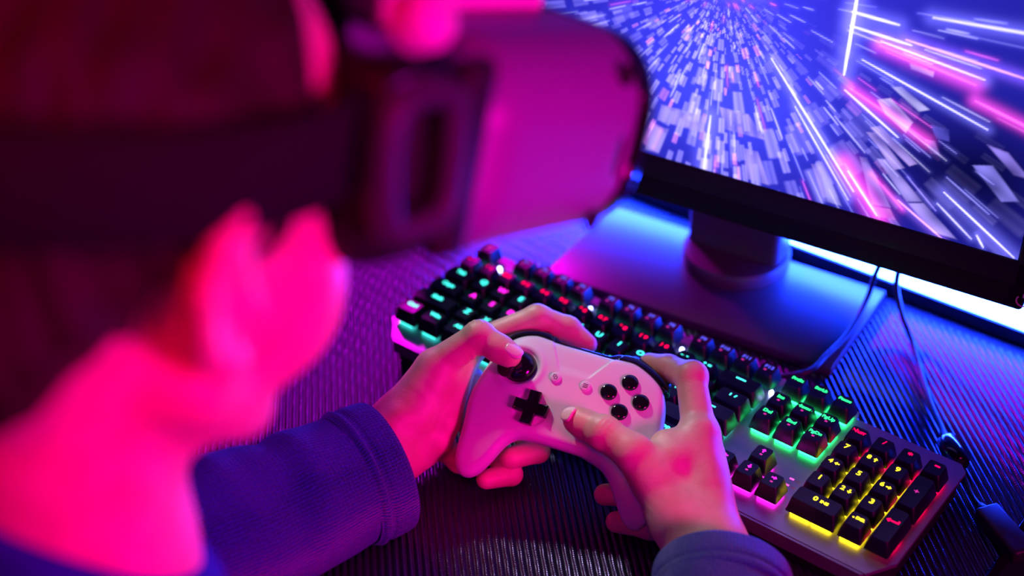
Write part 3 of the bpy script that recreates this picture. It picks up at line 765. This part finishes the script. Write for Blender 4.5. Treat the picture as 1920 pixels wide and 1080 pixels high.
# ------------------------------------------------------------------ person: head, neck, trunk, arms and hands
E0 = np.array([235., -382., 411.])                     # midpoint between the ear canals, world mm
pt = math.radians(-20)
RH = np.array([[1, 0, 0], [0, math.cos(pt), -math.sin(pt)], [0, math.sin(pt), math.cos(pt)]])
h2w = lambda p: RH @ np.array(p, float) + E0
ELB_L = np.array([60., -340., 52.]); ELB_R = np.array([490., -300., 48.])
SH_L = np.array([62., -432., 205.]); SH_R = np.array([408., -432., 205.])
SKV = []; SKF = []
def collect(P, Q):
    b = sum(len(v) for v in SKV); SKV.append(P); SKF.append(Q + b)
def hand_right():
    v = Vol((0, -128, -46), (170, 78, 46), 1.1)
    W = np.array([125, -66, 4.]); el = w2c(ELB_R); fa = W + (el - W) / np.linalg.norm(el - W) * 90
    ax = (el - W) / np.linalg.norm(el - W); side = np.cross(ax, [0, 0, 1.]); side /= np.linalg.norm(side)
    # wrist and forearm, flattened: two cones side by side
    for sg in (-1, 1): v.cone(W + side * sg * 9, fa + side * sg * 12, 17, 21, 14)
    MC = {'i': (95, 10, 4), 'm': (103, -4, -3), 'r': (108, -20, -8), 'p': (110, -36, -12)}
    for q, r in (('i', 11.5), ('m', 12), ('r', 11.5), ('p', 11)): v.cone(W + side * {'i': 8, 'm': 3, 'r': -3, 'p': -8}[q] * 0, MC[q], 17, r, 14)
    # thenar and the web to the index finger
    T0 = (100, -54, 10); T1 = (60.5, -23.5, 23); T2 = (37, -15.5, 21); T3 = (15.5, -10.5, 15.5)
    v.cone(T0, T1, 16, 12.8, 12); v.cone(W, T0, 18, 16, 14)
    v.cone((78, -30, 13), (92, 2, 7), 12, 11, 12); v.cone((84, -14, 12), (76, -6, 10), 11, 9, 10)
    v.cone((96, -46, -2), (84, -28, 2), 15, 12, 12); v.cone((104, -44, -14), (92, -30, -14), 13, 11, 10)
    v.chain([T1, T2, T3], [12.6, 11.2, 9.4], 4); v.ell(T2, (11.6, 11.6, 11.9), 3)
    v.ell((23, -12.3, 15.5), (10.6, 9.6, 9.4), 4)
    # index finger over the bumper
    v.chain([MC['i'], (77, 49, 1), (58, 57, -13), (43, 60, -22)], [11.8, 10.4, 9.0, 7.6], 4)
    v.ell((78, 50, 1.5), (10.8, 10.8, 10.8), 3); v.ell(MC['i'], (12.6, 12.6, 12), 6)
    # the others around the grip
    v.chain([MC['m'], (93, 6, -28), (66, 0, -34), (48, -14, -32)], [12, 10.4, 9.4, 8], 4)
    v.chain([MC['r'], (98, -18, -30), (66, -32, -32), (43, -40.5, -29)], [11.5, 10, 8.8, 7.6], 4)
    v.chain([MC['p'], (102, -42, -24), (80, -53, -27), (57, -57, -27)], [11, 9.2, 8.4, 7.4], 4)
    v.ell((96, -20, 5), (16, 15, 10), 12); v.ell((88, -10, 8), (12, 12, 8), 10)
    # creases: heel of the thumb, thumb joint, knuckles
    v.bump((80, -46, 4), 22, lambda x, y, z: .85 * np.sin((x * .42 + y * .95 + z * .15 + 1.5 * np.sin(x * .12)) * 1.25))
    v.bump(T2 + np.array([1, 2, 9]), 8, lambda x, y, z: .6 * np.sin((x * .95 - y * .25) * 1.9))
    v.bump((98, 4, 10), 26, lambda x, y, z: .5 * np.sin(x * .16 + y * .22))
    for a, b in ((W, 'i'), (W, 'm'), (W, 'r')):          # tendons
        q0 = np.array(a) * .45 + np.array(MC[b]) * .55
        v.cone(q0 + [1, 0, 9.5], np.array(MC[b]) + [1, 0, 8.2], 3.4, 3.8, 9)
    P, Q = v.nets(); collect(P @ RC.T + TC, Q)
def hand_left():
    v = Vol((-175, -140, -62), (8, 88, 46), 1.1)
    W = np.array([-112, -64, -11.]); el = w2c(ELB_L); ax = (el - W) / np.linalg.norm(el - W); fa = W + ax * 90
    side = np.cross(ax, [.2, .2, 1.]); side /= np.linalg.norm(side)
    nrm = np.cross(side, ax)
    for sg in (-1, 1): v.cone(W + nrm * sg * 9, fa + nrm * sg * 11, 17.5, 22, 14)
    MC = {'i': (-84, 34, -20), 'm': (-92, 16, -31), 'r': (-95, -4, -36), 'p': (-94, -24, -38)}
    for q, r in (('i', 11.5), ('m', 12), ('r', 11.5), ('p', 11)): v.cone(W, MC[q], 17, r, 13)
    T0 = np.array([-109, -42, -4.]); T1 = np.array([-95, -1, 8.]); T2 = np.array([-69.5, 26.5, 20.]); T3 = np.array([-45, 20.5, 17.5])
    v.cone(W, T0, 18, 16, 12); v.cone(T0, T1, 15.5, 13, 10)
    v.cone((-97, -34, -4), (-90, -8, 1), 16, 13.5, 12)           # thenar pad
    v.cone((-100, -62, -20), (-86, -40, -32), 16, 14, 12)        # heel of the hand
    v.cone((-90, 0, -2), (-86, 22, -14), 11, 10, 10)             # web
    v.cone((-84, -4, -16), (-80, -42, -18), 11, 11, 8)           # palm against the grip
    v.cone((-82, 16, -8), (-78, -28, -12), 9, 9.5, 8)
    v.chain([T1, T2, T3], [12.4, 10.4, 9.0], 4); v.ell(T2, (10.8, 10.8, 11), 3); v.ell((-53, 22.6, 18.2), (11, 9.4, 9.2), 4)
    v.chain([MC['i'], (-44, 66, -13), (-22, 68.5, -22), (-6, 63, -27)], [11, 9.8, 8.8, 7.6], 4)
    v.chain([MC['m'], (-52, 4, -46), (-15, -21, -40), (-29, -35, -31)], [12, 10, 9, 7.8], 2)
    v.chain([MC['r'], (-60, -20, -47), (-27, -43, -42), (-41, -54, -35)], [11.5, 9.4, 8.2, 7.2], 1.5)
    v.chain([MC['p'], (-84, -38, -44), (-66, -46, -40), (-58, -48, -36)], [11, 9, 8, 7.4], 4)
    v.bump((-70, 15, 14), 12, lambda x, y, z: .6 * np.sin((x * .7 + y * .7) * 1.3))
    v.bump((-72, 32, 26), 9, lambda x, y, z: .6 * np.sin((x * .75 + y * .6) * 1.7))
    v.bump((-92, -22, 8), 18, lambda x, y, z: .5 * np.sin((x * .5 + y * .9) * .55))
    v.bump((-110, -56, 8), 14, lambda x, y, z: .5 * np.sin((x * .3 + y * .9) * .9))
    v.cone((-122, -74, 6), (-104, -44, 11), 4, 4, 10)            # tendon
    P, Q = v.nets(); collect(P @ RC.T + TC, Q)
hand_right(); hand_left()
def head_vol(v, grow=0.0):
    """head, neck, trunk and arms written into the volume v (world mm)"""
    H = h2w
    v.ell(H((0, 0, 42)), (75, 97, 84), 8, rot=RH)
    v.ell(H((0, 42, -20)), (61, 60, 74), 26, rot=RH)
    for s in (-1, 1):
        v.cone(H((s * 53, 8, -47)), H((s * 14, 76, -90)), 16, 15, 18)
        v.ell(H((s * 43, 60, -22)), (25, 24, 34), 16, rot=RH)
        v.ell(H((s * 30, 92, 22)), (18, 10, 12), 10, rot=RH)
    v.cone(H((0, 80, -92)), H((0, 84, -86)), 15, 14, 14)
    v.cone(H((0, 99, 12)), H((0, 116, -22)), 8, 10, 8); v.ell(H((0, 98, -50)), (24, 11, 6), 6, rot=RH); v.ell(H((0, 96, -62)), (21, 11, 7), 6, rot=RH)
    for s in (-1, 1):
        e = lambda x, y, z: H((s * x, y, z))
        v.ell(e(78, -8, 2), (6, 15, 29), 5, rot=RH)
        hel = [(77, 8, 22), (81, 1, 31), (85, -10, 33), (88, -20, 24), (88, -23, 6), (85, -17, -10), (80, -7, -24)]
        for a, b in zip(hel[:-1], hel[1:]): v.cone(e(*a), e(*b), 4.2, 4.2, 3)
        v.ell(e(77, 2, -27), (6, 9, 9), 5, rot=RH)
        v.ell(e(87, -3, -2), (7, 8, 13), 3, op='s', rot=RH)
        v.cone(e(74, 8, 0), e(79, 7, -4), 6, 5, 4)
def trunk_vol(v, g=0.0):
    NB = np.array([232., -436., 205.])
    v.cone(h2w((0, -22, -30)), np.array([231, -428, 265.]), 48 + g, 49 + g, 22)
    v.cone(np.array([231, -428, 265.]), NB, 50 + g, 56 + g, 22)
    for S in (SH_L, SH_R):
        v.cone(NB + [0, -10, 0], S + [0, 0, 4], 52 + g, 56 + g, 22)
    v.cone([185, -458, 105], [175, -470, -250], 86 + g, 102 + g, 50); v.cone([285, -458, 105], [295, -470, -250], 86 + g, 102 + g, 50)
def body():
    v = Vol((-60, -590, -400), (560, -140, 560), 3.2)
    head_vol(v); trunk_vol(v)
    for S, EL in ((SH_L, ELB_L), (SH_R, ELB_R)): v.cone(S, EL, 46, 36, 20)
    P, Q = v.nets(); collect(P, Q)
    v2 = Vol((20, -380, 0), (540, -60, 110), 3.2)
    for EL, wr in ((ELB_L, (109, -121, 38)), (ELB_R, (336, -62, 34))):
        EL = np.array(EL); wr = np.array(wr, float); v2.cone(EL, EL + (wr - EL) * .75, 35, 22, 8)
    P, Q = v2.nets(); collect(P, Q)
body()
person = mesh_obj('person', np.concatenate(SKV), np.concatenate(SKF), M_skin)
tag(person, 'person seen from behind in a blue knit sweater and headset, both hands on the controller', 'person')
# fingernails
def nail(c, n, along, L, Wd):
    n = Vector(n).normalized(); a = Vector(along); a = (a - n * a.dot(n)).normalized(); s = n.cross(a)
    c = Vector(c); V = []; F = []; nu, nv = 9, 9
    for i in range(nu):
        for j in range(nv):
            u = -1 + 2 * i / (nu - 1); w = -1 + 2 * j / (nv - 1)
            e = math.sqrt(max(0, 1 - .45 * w ** 4)); ww = w * math.sqrt(1 - .35 * u * u)
            z = -1.9 * ww * ww - .5 * max(0, u) ** 2 + .35
            V.append(c + a * (u * L * e) + s * (ww * Wd) + n * z)
    b = len(V)
    V += [v - n * 1.4 for v in V]
    for i in range(nu - 1):
        for j in range(nv - 1):
            k = i * nv + j; F.append((k, k + nv, k + nv + 1, k + 1)); F.append((b + k, b + k + 1, b + k + nv + 1, b + k + nv))
    edge = [j for j in range(nv)] + [i * nv + nv - 1 for i in range(1, nu)] + [(nu - 1) * nv + j for j in range(nv - 2, -1, -1)] + [i * nv for i in range(nu - 2, 0, -1)]
    for p, q in zip(edge, edge[1:] + edge[:1]): F.append((p, q, b + q, b + p))
    V = [Vector(RC @ np.array(v) + TC) for v in V]
    o = mesh_obj('fingernail', [tuple(v) for v in V], F, M_nail, person); fix_normals(o.data)
nail((8.6, -9.3, 22.0), (-.68, .12, .70), (-1, .25, -.75), 6.2, 5.8)
nail((-40.5, 22.5, 25.3), (.30, .28, .90), (1, -.25, -.22), 6.5, 5.4)
# hair
def hair():
    v = Vol((130, -520, 290), (340, -240, 570), 2.2)
    v.ell(h2w((0, -2, 46)), (81, 103, 90), 4, rot=RH)
    v.ell(h2w((0, -62, -10)), (62, 42, 62), 26, rot=RH)
    v.ell(h2w((0, 45, 112)), (60, 50, 30), 20, rot=RH)
    x, y, z = v.ax
    X = x[:, None, None] - E0[0]; Yw = y[None, :, None] - E0[1]; Zw = z[None, None, :] - E0[2]
    Y = RH[1, 1] * Yw + RH[2, 1] * Zw; Z = RH[1, 2] * Yw + RH[2, 2] * Zw
    v.F += (2.2 * np.sin(X * .23 + 2 * np.sin(Z * .05)) * np.sin(Y * .10 + X * .05) + 1.0 * np.sin(X * .55 + Y * .21 + Z * .13)).astype(np.float32)
    # hairline: keep what lies above/behind it
    line = np.maximum(Y - (30 + 52 * ss(104, 120, Z)), -(Z - np.where(Y > -24, np.where((Y > 9) & (Y < 30), 6., 34.) + .0 * Y, np.maximum(-52, -20 - (-24 - Y) * .8)))) 
    side = np.where((Y > -22) & (Y < 9), -(Z - 36), -1e3)
    v.F = -smin(-v.F, -np.maximum(line, side).astype(np.float32), 4)
    P, Q = v.nets(); o = mesh_obj('hair', P, Q, M_hair, person); o['label'] = 'short dark hair'
hair()
# sweater: trunk piece, two knit sleeves with turned cuffs
def sweater():
    v = Vol((-80, -620, -400), (580, -290, 330), 4.0)
    trunk_vol(v, 7.0)
    for S, EL in ((SH_L, ELB_L), (SH_R, ELB_R)): v.cone(S, S + (EL - S) * .35, 58, 54, 25)
    x, y, z = v.ax
    cut = (z[None, None, :] - 288) + .95 * (y[None, :, None] + 418) + .12 * (x[:, None, None] - 235)
    axx = 231 + .0 * z; axy = -428 + (z - 265) * .12
    rad = np.sqrt((x[:, None, None] - 231) ** 2 + (y[None, :, None] - axy[None, None, :]) ** 2)
    v.F = -smin(-v.F, np.maximum(-cut, rad - 63).astype(np.float32), 6)
    P, Q = v.nets()
    return mesh_obj('sweater', P, Q, M_sweat, person)
sw = sweater(); sw['label'] = 'blue knit crew-neck sweater'
def tube_cloth(name, path, radii, nseg, parent, fold, thick=2.4, up=(0, 0, 1), u0=0):
    """cloth tube: path of centres, (wide, high) radii; uv in stitches; inner skin for thickness at the start"""
    P = np.array(spline(path, 10)); Rr = np.array(spline([(a, b, 0) for a, b in radii], 10))[:, :2]
    n = len(P); V = []; UV = []; s = 0; F = []
    Rm = 50.
    frames = []
    for i in range(n):
        t = P[min(i + 1, n - 1)] - P[max(i - 1, 0)]; t /= np.linalg.norm(t)
        sd = np.cross(t, up); sd /= np.linalg.norm(sd); nn = np.cross(sd, t); frames.append((sd, nn))
        if i: s += np.linalg.norm(P[i] - P[i - 1])
        for k in range(nseg + 1):
            a = 2 * math.pi * k / nseg
            f = fold(s, a)
            q = P[i] + sd * math.cos(a) * (Rr[i, 0] + f) + nn * math.sin(a) * (Rr[i, 1] + f)
            if q[2] < 2.2: q[2] = 2.2 + .06 * (q[2] - 2.2)
            V.append(q); UV.append(((s + u0) / 2.9, a * Rm / 2.5))
    m_ = nseg + 1
    for i in range(n - 1):
        for k in range(nseg): a = i * m_ + k; F.append((a, a + m_, a + m_ + 1, a + 1))
    # inner lining for the first rings
    base = len(V); ni = min(n, 9)
    for i in range(ni):
        for k in range(m_):
            q = np.array(V[i * m_ + k]); c = P[i]; dd = (c - q) / (np.linalg.norm(c - q) + 1e-9); V.append(q + dd * thick); UV.append(UV[i * m_ + k])
    for i in range(ni - 1):
        for k in range(nseg): a = base + i * m_ + k; F.append((a, a + 1, a + m_ + 1, a + m_))
    for k in range(nseg): F.append((k, k + 1, base + k + 1, base + k))
    o = mesh_obj(name, V, F, M_knit, parent)
    uvl = o.data.uv_layers.new(name='UVMap')
    li = np.zeros(len(o.data.loops), np.int32); o.data.loops.foreach_get('vertex_index', li)
    uvl.data.foreach_set('uv', np.array(UV, np.float32)[li].ravel())
    return o
def mixp(a, b, t): return tuple(np.array(a) * (1 - t) + np.array(b) * t)
# left
CL = np.array([123., -141., 43.]); 
def foldL(s, a):
    return 3.0 * math.exp(-((s - 40) / 15) ** 2) * math.cos(a - 1.9) - 4.5 * math.exp(-((s - 62 + 14 * math.sin(a)) / 9) ** 2) * (.5 + .5 * math.cos(a - .9)) + 3.2 * math.exp(-((s - 90 - 12 * math.cos(a)) / 12) ** 2) * (.5 + .5 * math.cos(a - 1.0)) - 3.5 * math.exp(-((s - 125 + 20 * math.sin(a + 1)) / 12) ** 2) + .8 * math.sin(3 * a + s * .07)
dirL = (ELB_L - CL) / np.linalg.norm(ELB_L - CL)
tube_cloth('sleeve', [CL + dirL * 24, CL + dirL * 60, CL + dirL * 120, ELB_L + [0, 6, 8], mixp(ELB_L, SH_L, .45), SH_L + [6, 0, 0]], [(46, 43), (51, 45), (56, 48), (62, 54), (60, 58), (56, 56)], 72, sw, foldL, u0=27)
tube_cloth('cuff', [CL - dirL * 1, CL + dirL * 4, CL + dirL * 22, CL + dirL * 28], [(46, 44), (47.5, 45), (48.5, 45), (46.5, 43)], 72, sw, lambda s, a: .9 * math.sin(2 * a + .5) - 1.6 * math.exp(-((s - 20) / 2.0) ** 2) + 1.0 * math.exp(-((s - 24) / 2.2) ** 2))
# right
CRt = np.array([352., -76., 33.]); dirR = (ELB_R - CRt) / np.linalg.norm(ELB_R - CRt)
foldR = lambda s, a: 2.0 * math.sin(a * 2 + s * .05) - 3 * math.exp(-((s - 60 + 14 * math.sin(a)) / 10) ** 2)
tube_cloth('sleeve', [CRt + dirR * 24, CRt + dirR * 60, CRt + dirR * 120, ELB_R + [0, 6, 8], mixp(ELB_R, SH_R, .45), SH_R + [-6, 0, 0]], [(42, 36), (46, 40), (52, 44), (60, 52), (60, 58), (56, 56)], 72, sw, foldR, u0=27)
tube_cloth('cuff', [CRt, CRt + dirR * 4, CRt + dirR * 22, CRt + dirR * 28], [(42, 36), (43.5, 37), (44, 38), (42.5, 36)], 72, sw, lambda s, a: .9 * math.sin(2 * a + .5) - 1.4 * math.exp(-((s - 20) / 2.0) ** 2))

# ------------------------------------------------------------------ headset (head frame)
M_light = mat('headset_light_plastic', (.75, .62, .75), .4)
hs = empty('vr_headset', tuple(E0 * MM), RH)
tag(hs, 'grey and black virtual reality headset strapped around the head', 'headset')
def sdbox(v, c, hf, r):
    x, y, z = v.ax; X = np.abs(x[:, None, None] - c[0]) - (hf[0] - r); Y = np.abs(y[None, :, None] - c[1]) - (hf[1] - r); Z = np.abs(z[None, None, :] - c[2]) - (hf[2] - r)
    o = np.sqrt(np.maximum(X, 0) ** 2 + np.maximum(Y, 0) ** 2 + np.maximum(Z, 0) ** 2)
    return o + np.minimum(np.maximum(X, np.maximum(Y, Z)), 0) - r
def hs_box(name, c, hf, r, m_, h=2.0, extra=None):
    c = np.array(c, float); hf = np.array(hf, float); v = Vol(c - hf - 6, c + hf + 6, h)
    v.F = sdbox(v, c, hf, r).astype(np.float32)
    if extra: extra(v)
    P, Q = v.nets(); return mesh_obj(name, P, Q, m_, hs)
def curve_front(v):
    x, y, z = v.ax
    v.F = -smin(-v.F, -(y[None, :, None] - (253 - .0022 * x[:, None, None] ** 2 - .0045 * (z[None, None, :] - 43) ** 2)).astype(np.float32), 14)
    for (yy, zz, ry, rz) in ((213, 72, 6, 6), (219, 34, 4.5, 15), (211, 3, 6, 6)):
        for s in (-1, 1): v.ell((s * 93, yy, zz), (5, ry, rz), 2, op='s')
bd = hs_box('body', (0, 178, 39), (91, 78, 48), 34, M_headset, 1.8, curve_front)
for s in (-1, 1):
    for (yy, zz, ry, rz) in ((213, 72, 5.6, 5.6), (219, 34, 4.2, 14.5), (211, 3, 5.6, 5.6)):
        v = Vol((s * 88 - 5, yy - 20, zz - 20), (s * 88 + 5, yy + 20, zz + 20), 1.2); v.ell((s * 88, yy, zz), (2.4, ry, rz), 1)
        P, Q = v.nets(); mesh_obj('sensor', P, Q, M_headdark, bd)
def front_cut(v):
    x, y, z = v.ax
    f = (y[None, :, None] - (259 - .0022 * x[:, None, None] ** 2 - .0045 * (z[None, None, :] - 43) ** 2)).astype(np.float32)
    v.F = -smin(-v.F, -f, 5); v.F = np.maximum(v.F, -(f + 16))
hs_box('front_cover', (0, 206, 39), (92, 66, 47), 32, M_gloss, 2.0, front_cut)
hs_box('top_rail', (0, 168, 88), (30, 56, 9), 5, M_light, 1.6)
def face_cut(v):
    v.ell((0, 10, 30), (77, 92, 96), 4, op='s')
hs_box('face_cushion', (0, 86, 38), (83, 28, 44), 20, M_headdark, 2.2, face_cut)
# side frames with the strap loops
for s in (-1, 1):
    hs_box('side_frame', (s * 87, 101, 43), (6, 10, 41), 5, M_headdark, 1.6)
    pts = [(s * 90, y, z) for (y, z) in [(60, 71), (80, 72), (88, 64), (93, 32), (88, 22), (70, 19), (59, 25), (52, 52), (53, 65)]]
    P = spline(pts, 8, True); P.append(P[0])
    V = MB(); V.tube([Vector(p) for p in P], 6.4, 14, cap=False); o = V.build('strap_loop', M_loop, hs, smooth=True)
    MB().lathe([(12, -7), (12.5, 3), (10, 7), (5, 8.6), (.2, 9)], 28, Matrix.Translation((s * 80, 74, 97)) @ Matrix.Rotation(s * math.radians(62), 4, 'Y')).build('dial', M_light, hs, autosmooth=50)
def strap(name, path, nrm_of, w, th):
    V = MB(); n = len(path); R_ = []
    for i, p in enumerate(path):
        p = np.array(p, float); nn, wd = nrm_of(p, i)
        for (a, b) in ((-1, 0), (-.9, 1), (.9, 1), (1, 0), (.9, -.3), (-.9, -.3)): R_.append(p + wd * a * w / 2 + nn * b * th)
    F = []
    for i in range(n - 1):
        for k in range(6): a = i * 6 + k; b = i * 6 + (k + 1) % 6; F.append((a, b, b + 6, a + 6))
    F.append(tuple(range(5, -1, -1))); F.append(tuple(range((n - 1) * 6, n * 6)))
    V.add(R_, F); return V.build(name, M_fabricblk, hs, smooth=True)
angs = np.radians(np.linspace(-52, 232, 70))
# band around the back of the head from loop to loop
band = [(math.cos(a) * 86, -(math.sin(a)) * 108 - 2, 46 - 6 * math.sin(a)) for a in angs]
strap('side_strap', band, lambda p, i: (np.array([p[0] / 86 ** 2, (p[1] + 2) / 108 ** 2, 0]) / np.linalg.norm([p[0] / 86 ** 2, (p[1] + 2) / 108 ** 2, 0]), np.array([0, 0, 1.])), 40, 3)
top = [(0, math.cos(a) * 116 - 4, 46 + math.sin(a) * 100) for a in np.radians(np.linspace(20, 178, 40))]
strap('top_strap', top, lambda p, i: (np.array([0, p[1] + 4, p[2] - 46]) / np.linalg.norm([0, p[1] + 4, p[2] - 46]), np.array([1., 0, 0])), 34, 3)
